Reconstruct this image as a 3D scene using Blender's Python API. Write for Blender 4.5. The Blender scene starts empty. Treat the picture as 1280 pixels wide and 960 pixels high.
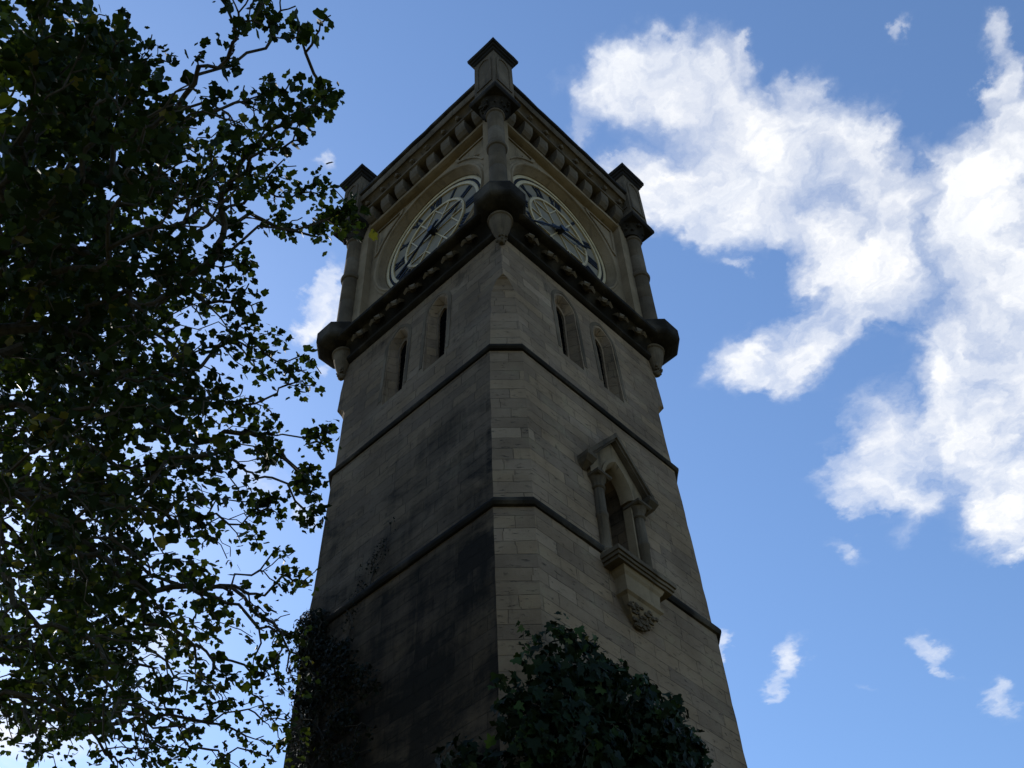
import bpy, bmesh, math, random
import numpy as np
from mathutils import Vector, Matrix
random.seed(11); rng = np.random.default_rng(11)
C = bpy.context.scene.collection
SC = bpy.context.scene
R = math.radians

# ---------------------------------------------------------------- camera
cam_d = bpy.data.cameras.new('camera'); cam = bpy.data.objects.new('camera', cam_d); C.objects.link(cam)
cam_d.sensor_width = 36.0; cam_d.lens = 36.0*1396.265/1280.0
cam_d.clip_start = 0.05; cam_d.clip_end = 5000
fw = Vector((0.4756556, 0.4271158, 0.7689758)); rt = Vector((0.6968924, -0.7164092, -0.0331494)); up = Vector((-0.5367427, -0.5516611, 0.6384178))
M = Matrix(((rt.x, up.x, -fw.x), (rt.y, up.y, -fw.y), (rt.z, up.z, -fw.z))).to_4x4()
M.translation = Vector((-9.1841, -8.52228, 1.6)); cam.matrix_world = M
SC.camera = cam

# ---------------------------------------------------------------- world: daylight sky with a broken cloud layer
SUN_AZ, SUN_EL = R(84), R(38)          # azimuth measured from +X towards +Y: the sun stands behind the tower
W = bpy.data.worlds.new('World'); SC.world = W; W.use_nodes = True
nt = W.node_tree; N = nt.nodes; L = nt.links; N.clear()
def nd(t, **k):
    n = N.new(t)
    for a, v in k.items(): setattr(n, a, v)
    return n
def mth(op, a, b=None, c=None, clamp=False):
    n = nd('ShaderNodeMath', operation=op); n.use_clamp = clamp
    for i, v in enumerate((a, b, c)):
        if v is None: continue
        if isinstance(v, (int, float)): n.inputs[i].default_value = v
        else: L.new(v, n.inputs[i])
    return n.outputs[0]
sky = nd('ShaderNodeTexSky', sky_type='NISHITA'); sky.sun_disc = False
sky.sun_elevation = SUN_EL; sky.sun_rotation = math.pi/2 - SUN_AZ
sky.air_density = 1.15; sky.dust_density = 0.3; sky.ozone_density = 6.0; sky.altitude = 50
bg_sky = nd('ShaderNodeBackground'); L.new(sky.outputs[0], bg_sky.inputs[0]); bg_sky.inputs[1].default_value = 0.15
bg_cl = nd('ShaderNodeBackground'); bg_cl.inputs[1].default_value = 0.84
# each cloud is an ellipse on a flat layer overhead: rows turn a point of the layer into the ellipse's unit disc
CL = [(17.79, -20.84, -3.05, 20.97, 21.02, -13.32, 1.0), (16.24, -14.26, -4.65, 15.21, 21.97, -10.69, 1.05), (13.26, -17.1, -3.63, 14.76, 14.81, -9.82, 1.0), (15.29, -20.49, -4.85, 16.55, 16.64, -11.64, 0.9), (28.31, -17.34, -9.69, 16.56, 38.17, -18.49, 0.8), (13.38, -7.19, -5.68, 7.12, 21.69, -9.73, 1.1), (11.16, -7.75, -5.0, 6.58, 15.05, -7.13, 1.15), (14.56, -20.75, -5.69, 13.49, 13.58, -9.82, 0.8), (6.68, -42.51, 0.61, 37.15, 6.97, -21.37, 0.6), (8.11, -11.79, -3.37, 12.39, 12.53, -10.31, 1.15), (15.16, -23.32, -7.4, 11.18, 11.27, -8.57, 1.15), (10.38, -16.23, -5.3, 10.14, 10.28, -9.0, 1.15), (12.85, -7.08, -8.25, 5.9, 24.09, -9.07, 1.1), (11.17, -17.9, -6.08, 12.12, 12.34, -11.74, 1.0), (4.86, -14.73, -0.69, 19.12, 6.73, -17.14, 1.0), (5.49, -15.27, -0.16, 19.8, 6.96, -17.82, 0.95), (11.6, -13.58, -4.44, 15.66, 19.99, -19.21, 1.05), (12.98, -18.24, -4.85, 22.21, 22.81, -26.02, 0.95), (24.04, -13.63, -11.21, 13.05, 40.49, -18.84, 1.0), (-15.93, -54.7, 14.26, 80.78, -34.21, -35.8, 0.4), (20.85, -33.74, -11.63, 11.69, 11.86, -10.54, 0.8), (43.38, -57.84, -13.51, 67.43, 68.59, -64.76, 0.55), (0.5, -46.97, -2.78, 43.26, 2.33, -27.33, 0.95), (34.42, -30.93, -24.57, 16.61, 33.84, -9.92, 0.95), (16.87, -31.73, -13.24, 13.53, 13.61, -9.68, 1.1), (5.23, -21.52, -3.27, 16.92, 6.44, -12.96, 1.0), (9.49, -17.75, -7.35, 10.09, 10.23, -8.96, 1.3), (16.48, -29.06, -11.25, 14.15, 14.35, -12.56, 0.85), (6.75, -12.47, -5.1, 6.92, 7.07, -7.29, 1.4), (9.23, -16.27, -6.3, 8.19, 8.41, -9.6, 1.25), (6.64, -12.2, -4.96, 6.17, 6.37, -8.02, 1.5), (12.69, -10.19, -13.13, 2.84, 14.22, -6.97, 1.3), (23.19, -19.35, -25.13, 5.13, 27.19, -14.08, 0.9), (5.52, -10.73, -4.64, 2.82, 2.9, -3.36, 1.4), (9.56, -15.03, -4.94, 11.45, 11.83, -14.9, 0.68), (10.75, -16.72, -5.41, 10.15, 10.54, -14.42, 0.72), (9.36, -15.22, -5.29, 15.78, 16.42, -23.09, 0.6), (13.2, -21.8, -7.73, 10.18, 10.54, -13.74, 0.48), (22.1, -33.71, -10.55, 23.09, 24.07, -34.79, 0.64), (19.18, -15.11, -14.97, 14.28, 61.48, -44.45, 0.48), (2.37, -23.16, 5.7, 25.55, -6.4, -27.54, 0.36), (32.83, -33.23, -21.0, 5.79, 14.81, -17.38, 0.85), (15.42, -46.75, 12.21, 37.02, -2.09, -49.16, 0.6), (20.89, -21.81, -18.84, 10.57, 34.33, -31.15, 0.75), (19.05, -18.13, -19.3, 13.36, 64.39, -51.12, 0.7), (17.18, -25.11, -15.67, 11.42, 21.29, -28.43, 0.6), (12.82, -24.03, -9.99, 17.6, 18.88, -38.02, 0.5), (26.46, -26.59, -22.53, 17.66, 63.28, -63.55, 0.4), (40.28, -52.7, -11.68, 16.74, 17.75, -31.87, 0.85), (64.15, -83.62, -18.32, 19.52, 20.79, -38.87, 0.6), (66.48, -75.18, -37.09, 27.89, 39.47, -16.19, 0.65), (42.65, -8.51, -11.19, 0.48, 17.7, -11.1, 1.0), (44.21, -36.01, 6.05, 35.18, 35.95, -37.53, 0.9), (69.11, -24.75, -11.7, 7.97, 31.74, -21.25, 0.8), (60.7, -50.68, 7.24, 42.73, 43.83, -48.96, 0.7), (52.39, -71.82, 18.65, 46.79, 25.9, -25.34, 0.5), (32.52, -52.39, 16.08, 121.98, 54.0, -58.46, 0.35), (29.78, -32.35, -2.91, 44.22, 44.31, -27.97, 0.3), (45.19, -25.48, -12.63, 16.35, 37.08, -17.08, 0.42), (45.13, -21.54, -15.28, 26.78, 80.55, -35.13, 0.4), (9.23, -5.41, 3.09, 7.05, 7.59, -15.92, 1.0), (42.57, -34.83, 5.69, 15.75, 16.42, -23.73, 0.5), (13.31, -7.8, 4.46, 8.63, 8.95, -11.91, 0.5), (6.2, -4.18, 1.6, 4.08, 4.34, -8.0, 0.45), (13.47, -10.44, 2.31, 9.99, 10.37, -14.19, 0.35)]
tc = nd('ShaderNodeTexCoord'); sep = nd('ShaderNodeSeparateXYZ'); L.new(tc.outputs['Generated'], sep.inputs[0])
zz = mth('MAXIMUM', sep.outputs[2], 0.04)
px = mth('DIVIDE', sep.outputs[0], zz); py = mth('DIVIDE', sep.outputs[1], zz)
lay = nd('ShaderNodeCombineXYZ'); L.new(px, lay.inputs[0]); L.new(py, lay.inputs[1]); lay.inputs[2].default_value = 1.0
def noise(vec, scale, detail=8, rough=.6, dist=0.0):
    n = nd('ShaderNodeTexNoise'); n.inputs['Scale'].default_value = scale; n.inputs['Detail'].default_value = detail
    n.inputs['Roughness'].default_value = rough; n.inputs['Distortion'].default_value = dist; L.new(vec, n.inputs['Vector']); return n
# warp the layer so the cloud edges curl
w1 = noise(lay.outputs[0], 5.0, 5, .62); w2 = noise(lay.outputs[0], 21.0, 6, .65)
def vm(op, a, b):
    n = nd('ShaderNodeVectorMath', operation=op)
    for i, v in enumerate((a, b)):
        if isinstance(v, tuple): n.inputs[i].default_value = v
        else: L.new(v, n.inputs[i])
    return n
o1 = vm('MULTIPLY', vm('SUBTRACT', w1.outputs['Color'], (.5, .5, .5)).outputs[0], (.15, .15, 0))
o2 = vm('MULTIPLY', vm('SUBTRACT', w2.outputs['Color'], (.5, .5, .5)).outputs[0], (.06, .06, 0))
wl = vm('ADD', vm('ADD', lay.outputs[0], o1.outputs[0]).outputs[0], o2.outputs[0]).outputs[0]
dens = None
for (a, b, c, d, e, f, wt) in CL:
    u = vm('DOT_PRODUCT', wl, (a, b, c)).outputs['Value']; v = vm('DOT_PRODUCT', wl, (d, e, f)).outputs['Value']
    q = mth('MULTIPLY_ADD', v, v, mth('MULTIPLY', u, u))          # squared radius in the ellipse
    g = mth('MULTIPLY', mth('EXPONENT', mth('MULTIPLY', q, -1.28)), wt)
    dens = g if dens is None else mth('ADD', dens, g)
fine = noise(wl, 11.0, 14, .66, .15).outputs['Fac']; big = noise(wl, 5.5, 5, .6).outputs['Fac']
dens = mth('MINIMUM', dens, 1.05)
tex = mth('ADD', mth('MULTIPLY', mth('SUBTRACT', fine, .5), 1.9), mth('MULTIPLY', mth('SUBTRACT', big, .5), 1.1))
dn = mth('ADD', dens, tex)
mr = nd('ShaderNodeMapRange', interpolation_type='LINEAR'); L.new(dn, mr.inputs[0]); mr.inputs[1].default_value = .12; mr.inputs[2].default_value = 1.34
gate = nd('ShaderNodeMapRange', interpolation_type='SMOOTHSTEP'); L.new(dens, gate.inputs[0]); gate.inputs[1].default_value = .06; gate.inputs[2].default_value = .55
cov = mth('MULTIPLY', mth('MULTIPLY', mth('POWER', mr.outputs[0], 1.25), gate.outputs[0]), .97)
ramp = nd('ShaderNodeMix', data_type='RGBA'); L.new(mth('MULTIPLY_ADD', mth('SUBTRACT', noise(wl, 9.0, 6, .6).outputs['Fac'], .5), 2.0, .82, clamp=True), ramp.inputs[0]); ramp.inputs[6].default_value = (.84, .88, .95, 1); ramp.inputs[7].default_value = (1.0, 1.0, 1.0, 1)
L.new(ramp.outputs[2], bg_cl.inputs[0])
mixw = nd('ShaderNodeMixShader'); L.new(cov, mixw.inputs[0]); L.new(bg_sky.outputs[0], mixw.inputs[1]); L.new(bg_cl.outputs[0], mixw.inputs[2])
wo = nd('ShaderNodeOutputWorld'); L.new(mixw.outputs[0], wo.inputs[0])

# ---------------------------------------------------------------- sun and exposure
sd = bpy.data.lights.new('sun', 'SUN'); sd.energy = 3.2; sd.angle = R(0.5); sd.color = (1.0, .94, .84)
sun = bpy.data.objects.new('sun', sd); C.objects.link(sun)
sv = Vector((math.cos(SUN_EL)*math.cos(SUN_AZ), math.cos(SUN_EL)*math.sin(SUN_AZ), math.sin(SUN_EL)))
sun.rotation_euler = sv.to_track_quat('Z', 'Y').to_euler(); sun.location = (0, 0, 60)
SC.view_settings.view_transform = 'Standard'; SC.view_settings.look = 'None'; SC.view_settings.gamma = 1; SC.view_settings.exposure = 0.36
SC.view_settings.use_curve_mapping = False

# ---------------------------------------------------------------- materials
def mat(name):
    m = bpy.data.materials.new(name); m.use_nodes = True; t = m.node_tree; t.nodes.clear(); return m, t
class NB:
    def __init__(s, t): s.t = t
    def n(s, ty, **k):
        x = s.t.nodes.new(ty)
        for a, v in k.items(): setattr(x, a, v)
        return x
    def l(s, a, b): s.t.links.new(a, b)
    def noise(s, vec, sc, det=5, ro=.6, dist=0.0):
        x = s.n('ShaderNodeTexNoise'); x.inputs['Scale'].default_value = sc; x.inputs['Detail'].default_value = det
        x.inputs['Roughness'].default_value = ro; x.inputs['Distortion'].default_value = dist; s.l(vec, x.inputs['Vector']); return x.outputs['Fac']
    def ramp(s, fac, stops):
        x = s.n('ShaderNodeValToRGB'); cr = x.color_ramp
        while len(cr.elements) < len(stops): cr.elements.new(.5)
        for e, (p, c) in zip(cr.elements, stops): e.position = p; e.color = c if len(c) == 4 else (*c, 1)
        s.l(fac, x.inputs[0]); return x.outputs[0]
    def mix(s, f, a, b, blend='MIX'):
        x = s.n('ShaderNodeMix', data_type='RGBA', blend_type=blend)
        for i, v in ((0, f), (6, a), (7, b)):
            if isinstance(v, (int, float)): x.inputs[i].default_value = v
            elif isinstance(v, tuple): x.inputs[i].default_value = v if len(v) == 4 else (*v, 1)
            else: s.l(v, x.inputs[i])
        return x.outputs[2]
    def math(s, op, a, b=0.0):
        x = s.n('ShaderNodeMath', operation=op)
        for i, v in enumerate((a, b)):
            if isinstance(v, (int, float)): x.inputs[i].default_value = v
            else: s.l(v, x.inputs[i])
        return x.outputs[0]
    def mapping(s, vec, sc):
        x = s.n('ShaderNodeMapping'); x.inputs['Scale'].default_value = sc; s.l(vec, x.inputs[0]); return x.outputs[0]
g1 = lambda v: (v, v, v)
def stone(name, lo, mid, hi, soot=.3, courses=True, soot_col=(.022, .02, .017), stain_shade=False, rough=.92):
    m, t = mat(name); b = NB(t)
    tc = b.n('ShaderNodeTexCoord'); ob = tc.outputs['Object']; uv = tc.outputs['UV']
    n1 = b.noise(ob, 1.3, 6, .6); n2 = b.noise(ob, 14, 6, .7); n3 = b.noise(ob, 60, 4, .6)
    col = b.ramp(n1, [(.3, lo), (.52, mid), (.72, hi)])
    height = b.math('ADD', b.math('MULTIPLY', n2, .5), b.math('MULTIPLY', n3, .35))
    if courses:
        wn = b.n('ShaderNodeTexNoise'); wn.inputs['Scale'].default_value = 3.0; b.l(uv, wn.inputs['Vector'])
        wv = b.n('ShaderNodeVectorMath', operation='MULTIPLY_ADD'); b.l(wn.outputs['Color'], wv.inputs[0]); wv.inputs[1].default_value = (.035, .02, 0); b.l(uv, wv.inputs[2])
        br = b.n('ShaderNodeTexBrick'); br.offset = .43; br.offset_frequency = 2; br.squash = .72; br.squash_frequency = 3
        b.l(wv.outputs[0], br.inputs['Vector'])
        br.inputs['Color1'].default_value = (0, 0, 0, 1); br.inputs['Color2'].default_value = (1, 1, 1, 1); br.inputs['Mortar'].default_value = (.5, .5, .5, 1)
        br.inputs['Scale'].default_value = 1.0; br.inputs['Brick Width'].default_value = .66; br.inputs['Row Height'].default_value = .205
        br.inputs['Mortar Size'].default_value = .006; br.inputs['Mortar Smooth'].default_value = .8; br.inputs['Bias'].default_value = -.1
        rnd = br.outputs['Color']
        tint = b.ramp(rnd, [(0, (.74, .73, .75)), (.25, (.88, .86, .85)), (.5, (1.0, .97, .92)), (.72, (1.10, 1.05, .96)), (.86, (.95, .93, .94)), (.93, (1.45, 1.46, 1.46))])
        col = b.mix(.85, col, b.mix(1.0, col, tint, 'MULTIPLY'))
        # open joints and spalled edges
        nj = b.noise(ob, 5, 4, .6)
        jf = b.math('MULTIPLY', br.outputs['Fac'], b.ramp(nj, [(.36, g1(.10)), (.66, g1(.95))]))
        col = b.mix(jf, col, (.035, .028, .021))
        height = b.math('SUBTRACT', height, b.math('MULTIPLY', br.outputs['Fac'], .8))
        # lichen and ochre patches
        lic = b.ramp(b.noise(ob, 2.6, 8, .68), [(.55, g1(0)), (.68, g1(1))])
        col = b.mix(b.math('MULTIPLY', lic, .3), col, (.20, .165, .085))
        pit = b.ramp(b.noise(b.mapping(uv, (1.0, 3.2, 1)), 7.5, 9, .72), [(.585, g1(0)), (.64, g1(1))])
        col = b.mix(b.math('MULTIPLY', pit, .75), col, (.06, .05, .04))
        height = b.math('SUBTRACT', height, b.math('MULTIPLY', pit, .5))
    # runs of soot washed down the face, and blackened patches
    st = b.noise(b.mapping(uv, (2.6, .35, 1)), 1.6, 7, .66)
    sm = b.ramp(st, [(.72 - soot*.45, g1(0)), (.86 - soot*.3, g1(1))])
    col = b.mix(b.math('MULTIPLY', sm, .72), col, soot_col)
    if stain_shade:
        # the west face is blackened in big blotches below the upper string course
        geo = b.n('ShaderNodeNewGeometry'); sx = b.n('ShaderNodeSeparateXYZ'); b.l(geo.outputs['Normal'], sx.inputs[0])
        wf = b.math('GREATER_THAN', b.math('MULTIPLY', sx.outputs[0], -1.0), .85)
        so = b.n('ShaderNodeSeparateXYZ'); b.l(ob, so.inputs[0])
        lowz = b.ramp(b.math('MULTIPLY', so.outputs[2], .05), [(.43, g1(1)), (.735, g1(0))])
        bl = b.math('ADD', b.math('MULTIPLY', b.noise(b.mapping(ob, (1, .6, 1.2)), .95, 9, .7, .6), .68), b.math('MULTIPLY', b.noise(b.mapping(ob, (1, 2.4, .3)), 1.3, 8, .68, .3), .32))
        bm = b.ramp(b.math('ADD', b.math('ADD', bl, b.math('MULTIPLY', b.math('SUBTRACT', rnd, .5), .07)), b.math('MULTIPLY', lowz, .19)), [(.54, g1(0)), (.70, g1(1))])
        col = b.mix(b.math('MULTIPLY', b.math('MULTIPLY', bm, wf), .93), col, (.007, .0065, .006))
        col = b.mix(b.math('MULTIPLY', wf, b.math('ADD', b.math('MULTIPLY', lowz, .22), .36)), col, (.022, .019, .015))  # painted shade over the whole west face, deeper lower down, atop the soot
    bp = b.n('ShaderNodeBump'); bp.inputs['Strength'].default_value = .75; bp.inputs['Distance'].default_value = .025; b.l(height, bp.inputs['Height'])
    p = b.n('ShaderNodeBsdfPrincipled'); p.inputs['Roughness'].default_value = rough; p.inputs['Specular IOR Level'].default_value = .05
    b.l(col, p.inputs['Base Color']); b.l(bp.outputs[0], p.inputs['Normal'])
    o = b.n('ShaderNodeOutputMaterial'); b.l(p.outputs[0], o.inputs[0]); return m
def plain(name, c, rough=.6, metal=0.0, var=.25, scale=9, spec=.4):
    m, t = mat(name); b = NB(t); tc = b.n('ShaderNodeTexCoord')
    n = b.noise(tc.outputs['Object'], scale, 6, .65)
    col = b.ramp(n, [(.3, tuple(v*(1-var) for v in c)), (.7, tuple(min(1, v*(1+var)) for v in c))])
    p = b.n('ShaderNodeBsdfPrincipled'); p.inputs['Roughness'].default_value = rough; p.inputs['Metallic'].default_value = metal; p.inputs['Specular IOR Level'].default_value = spec
    b.l(col, p.inputs['Base Color'])
    o = b.n('ShaderNodeOutputMaterial'); b.l(p.outputs[0], o.inputs[0]); return m
def leaf_mat(name, cols, trans, rough=.5, spec=.35):
    m, t = mat(name); b = NB(t)
    at = b.n('ShaderNodeAttribute'); at.attribute_name = 'tone'
    col = b.ramp(at.outputs['Fac'], cols)
    tc = b.n('ShaderNodeTexCoord'); n = b.noise(tc.outputs['Object'], 25, 3)
    col = b.mix(.25, col, b.mix(1.0, col, b.ramp(n, [(.3, g1(.5)), (.7, g1(1.3))]), 'MULTIPLY'))
    p = b.n('ShaderNodeBsdfPrincipled'); p.inputs['Roughness'].default_value = rough; p.inputs['Specular IOR Level'].default_value = spec
    b.l(col, p.inputs['Base Color'])
    tr = b.n('ShaderNodeBsdfTranslucent'); b.l(b.mix(1.0, col, (1.5, 1.7, .55), 'MULTIPLY'), tr.inputs[0])
    mx = b.n('ShaderNodeMixShader'); mx.inputs[0].default_value = trans; b.l(p.outputs[0], mx.inputs[1]); b.l(tr.outputs[0], mx.inputs[2])
    o = b.n('ShaderNodeOutputMaterial'); b.l(mx.outputs[0], o.inputs[0]); return m
M_WALL = stone('ashlar', (.172, .119, .075), (.232, .163, .105), (.292, .210, .142), .27, True, stain_shade=True)
M_CARVED = stone('carved_stone', (.155, .110, .064), (.225, .162, .098), (.29, .212, .135), .40, False)
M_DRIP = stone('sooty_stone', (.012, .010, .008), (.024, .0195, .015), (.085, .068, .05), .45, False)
M_DARK = stone('weathered_stone', (.060, .044, .029), (.110, .081, .053), (.175, .131, .088), .45, False)
M_GLASSD = plain('dark_louvre', (.003, .003, .003), .9, 0, .25, 9, 0.0)
M_DIAL = plain('milk_glass', (.20, .162, .108), .5, 0, .16, 2.2, .08)
M_GOLD = plain('faded_gilt', (.46, .34, .17), .45, .1, .2, 6)
M_BLUE = plain('dark_numeral_paint', (.010, .010, .012), .6, 0, .3, 9, .1)
M_HAND = plain('dark_hand_paint', (.013, .014, .02), .45, .1, .3, 6, .3)
M_BARK = plain('bark', (.055, .045, .034), .95, 0, .45, 22, .15)
M_TREE = leaf_mat('tree_leaf', [(0, (.011, .018, .006)), (.55, (.022, .034, .010)), (.86, (.05, .06, .015)), (1, (.14, .11, .03))], .27, .6, .12)
M_IVY = leaf_mat('ivy_leaf', [(0, (.005, .009, .003)), (.6, (.010, .018, .005)), (.9, (.034, .058, .013)), (1, (.10, .085, .03))], .10, .55, .07)
M_CREEPER = leaf_mat('creeper_leaf', [(0, (.004, .006, .003)), (.7, (.008, .011, .005)), (1, (.018, .02, .009))], .06, .7, .12)

# ---------------------------------------------------------------- mesh helpers
class MB:
    """collects shapes that become one mesh"""
    def __init__(s): s.v = []; s.f = []
    def add(s, vs, fs):
        k = len(s.v); s.v += [tuple(p) for p in vs]; s.f += [tuple(i+k for i in q) for q in fs]; return s
    def loft(s, rings, cap=True, loop=False):
        n = len(rings[0]); vs = [p for r_ in rings for p in r_]; fs = []
        m = len(rings)
        for i in range(m if loop else m-1):
            j = (i+1) % m
            for k in range(n): fs.append((i*n+k, i*n+(k+1) % n, j*n+(k+1) % n, j*n+k))
        if cap and not loop: fs.append(tuple(range(n))[::-1]); fs.append(tuple((m-1)*n+k for k in range(n)))
        return s.add(vs, fs)
    def prism(s, poly, d0, d1):                       # polygon in (a, z) of the south face, from depth d0 out to d1
        return s.loft([[(a, -d0, z) for a, z in poly], [(a, -d1, z) for a, z in poly]])
    def box(s, a0, a1, d0, d1, z0, z1): return s.prism([(a0, z0), (a1, z0), (a1, z1), (a0, z1)], d0, d1)
    def lathe(s, prof, cx, cy, seg=24):               # profile (r, z) round a vertical axis
        return s.loft([[(cx+r_*math.cos(2*math.pi*k/seg), cy+r_*math.sin(2*math.pi*k/seg), z) for k in range(seg)] for r_, z in prof])
    def squares(s, prof, cx=0, cy=0, cap=True):       # profile (half width, z)
        return s.loft([[(cx-h, cy-h, z), (cx+h, cy-h, z), (cx+h, cy+h, z), (cx-h, cy+h, z)] for h, z in prof], cap)
    def ring(s, prof, cz, seg=72, full=True):         # profile (r, depth) round the clock's axis, closed section
        rr = [[(r_*math.cos(2*math.pi*k/seg), -d, cz+r_*math.sin(2*math.pi*k/seg)) for r_, d in prof] for k in range(seg)]
        return s.loft(rr, False, True)
    def tube(s, pts, rads, seg=6):
        pts = [Vector(p) for p in pts]; rings = []
        for i, p in enumerate(pts):
            t = (pts[min(i+1, len(pts)-1)] - pts[max(i-1, 0)]).normalized()
            a = t.cross(Vector((0, 0, 1)) if abs(t.z) < .9 else Vector((1, 0, 0))).normalized(); b_ = t.cross(a)
            rings.append([p + (a*math.cos(2*math.pi*k/seg)+b_*math.sin(2*math.pi*k/seg))*rads[i] for k in range(seg)])
        return s.loft(rings)
    def blob(s, c, r_, sx=1, sy=1, sz=1, seg=8, rows=5):
        prof = []
        rings = []
        for i in range(1, rows):
            th = math.pi*i/rows; rings.append([(c[0]+sx*r_*math.sin(th)*math.cos(2*math.pi*k/seg), c[1]+sy*r_*math.sin(th)*math.sin(2*math.pi*k/seg), c[2]-sz*r_*math.cos(th)) for k in range(seg)])
        return s.loft(rings)
    def build(s, name, m, parent=None, smooth=False, uv=True, jitter=0):
        me = bpy.data.meshes.new(name); me.from_pydata(s.v, [], s.f)
        o = bpy.data.objects.new(name, me); C.objects.link(o); me.materials.append(m)
        finish(o, smooth, uv)
        if parent: o.parent = parent
        return o
def finish(o, smooth=False, uv=True):
    bm = bmesh.new(); bm.from_mesh(o.data); bmesh.ops.recalc_face_normals(bm, faces=bm.faces)
    if smooth:
        for f in bm.faces: f.smooth = True
        for e in bm.edges:
            if len(e.link_faces) == 2 and e.calc_face_angle(0) > R(38): e.smooth = False
    if uv:
        ul = bm.loops.layers.uv.verify()
        for f in bm.faces:
            n = f.normal
            t = Vector((0, 0, 1)).cross(n)
            if t.length < .3: t = Vector((1, 0, 0)); w = Vector((0, 1, 0))
            else: t.normalize(); w = Vector((0, 0, 1))
            sh = 3.7*round(n.x*2) + 1.9*round(n.y*2)
            for lp in f.loops: lp[ul].uv = (lp.vert.co.dot(t)+sh, lp.vert.co.dot(w))
    bm.to_mesh(o.data); bm.free()
def cut(o, cutters):
    for mb in cutters:
        co = mb.build('cutter', M_WALL, uv=False)
        md = o.modifiers.new('cut', 'BOOLEAN'); md.operation = 'DIFFERENCE'; md.solver = 'EXACT'; md.object = co
        bpy.context.view_layer.update()
        me = bpy.data.meshes.new_from_object(o.evaluated_get(bpy.context.evaluated_depsgraph_get()))
        o.modifiers.remove(md); old = o.data; o.data = me; bpy.data.meshes.remove(old)
        cm = co.data; bpy.data.objects.remove(co); bpy.data.meshes.remove(cm)
    finish(o)
from mathutils import noise as mnoise
def weather(o, amp=.007, step=.16):
    """break long arrises into short lengths and wear them unevenly"""
    bm = bmesh.new(); bm.from_mesh(o.data)
    for _ in range(2):
        es = {}
        for e in bm.edges:
            l_ = e.calc_length()
            if l_ > .45: es.setdefault(min(24, int(l_/step)), []).append(e)
        if not es: break
        for n_, ee in es.items():
            ee = [e for e in ee if e.is_valid]
            bmesh.ops.subdivide_edges(bm, edges=ee, cuts=n_, use_grid_fill=True)
        break
    for v in bm.verts:
        v.co += mnoise.noise_vector(v.co*2.1)*amp + mnoise.noise_vector(v.co*7.3+Vector((9, 4, 1)))*amp*.8
    bm.to_mesh(o.data); bm.free(); return o
def empty(name, loc=(0, 0, 0), parent=None):
    o = bpy.data.objects.new(name, None); C.objects.link(o); o.location = loc; o.empty_display_size = .3
    if parent: o.parent = parent
    return o
def tag(o, label=None, cat=None, group=None, kind=None):
    for k, v in (('label', label), ('category', cat), ('group', group), ('kind', kind)):
        if v: o[k] = v
    return o
def dup(o, parent, loc=None, rotz=None):
    c = o.copy(); C.objects.link(c); c.parent = parent
    if loc is not None: c.location = loc
    if rotz is not None: c.rotation_euler = (0, 0, rotz)
    for ch in list(o.children):
        d = ch.copy(); C.objects.link(d); d.parent = c
    return c
WEST = -math.pi/2                                       # a part made for the south face, turned on to the west face
def lancet(hw, z0, zs, za, n=7, cx=0.0):
    """pointed opening, listed counter-clockwise from bottom left"""
    h = za-zs; r_ = (hw*hw+h*h)/(2*hw)                   # two arcs
    pts = [(cx-hw, z0), (cx+hw, z0)]
    a0 = math.acos(max(-1, min(1, (r_-hw)/r_)))
    for i in range(n+1):
        t = a0*i/n; pts.append((cx+hw-r_+r_*math.cos(t), zs+r_*math.sin(t)))
    for i in range(n-1, -1, -1):
        t = a0*i/n; pts.append((cx-hw+r_-r_*math.cos(t), zs+r_*math.sin(t)))
    return pts

# ---------------------------------------------------------------- ground
g = MB(); g.add([(-900, -900, 0), (900, -900, 0), (900, 900, 0), (-900, 900, 0)], [(0, 1, 2, 3)])
M_GRASS = plain('rough_grass', (.10, .095, .042), .95, 0, .5, 2.2, .1)
tag(g.build('ground', M_GRASS), 'dry rough grass round the foot of the tower', 'ground', kind='structure')

# ---------------------------------------------------------------- the clock tower
T = empty('clock_tower'); tag(T, 'tall sooty stone clock tower with corner pinnacles, seen from below', 'clock tower')
def oct_ring(w, c, z):
    return [(-w, -w+c, z), (-w+c, -w, z), (w-c, -w, z), (w, -w+c, z), (w, w-c, z), (w-c, w, z), (-w+c, w, z), (-w, w-c, z)]
sh = MB(); SP = (
    (-.2, 2.52, .37), (.9, 2.50, .37), (1.05, 2.40, .36), (5.0, 2.25, .355), (9.0, 2.172, .35), (11.06, 2.150, .35), (11.10, 2.130, .345),
    (14.24, 2.066, .335), (14.29, 2.048, .325), (15.74, 1.990, .255), (15.86, 1.985, .20), (15.95, 1.982, .12), (16.0, 1.979, .012), (17.45, 1.925, .012))
prof = []
for (z0, w0, c0), (z1, w1, c1) in zip(SP, SP[1:]):
    n_ = max(1, round((z1-z0)/.235))
    prof += [(z0+(z1-z0)*k/n_, w0+(w1-w0)*k/n_, c0+(c1-c0)*k/n_) for k in range(n_)]
prof.append(SP[-1])
jr = random.Random(8)
sh.loft([[(x+jr.uniform(-.006, .006), y+jr.uniform(-.006, .006), zz_) for x, y, zz_ in oct_ring(w, c, z)] for z, w, c in prof])
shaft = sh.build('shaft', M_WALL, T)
WX = (-.48, .48)
def to_west(mb):
    o = MB(); o.v = [(y, -x, z) for x, y, z in mb.v]; o.f = list(mb.f); return o
cutters = []
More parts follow.
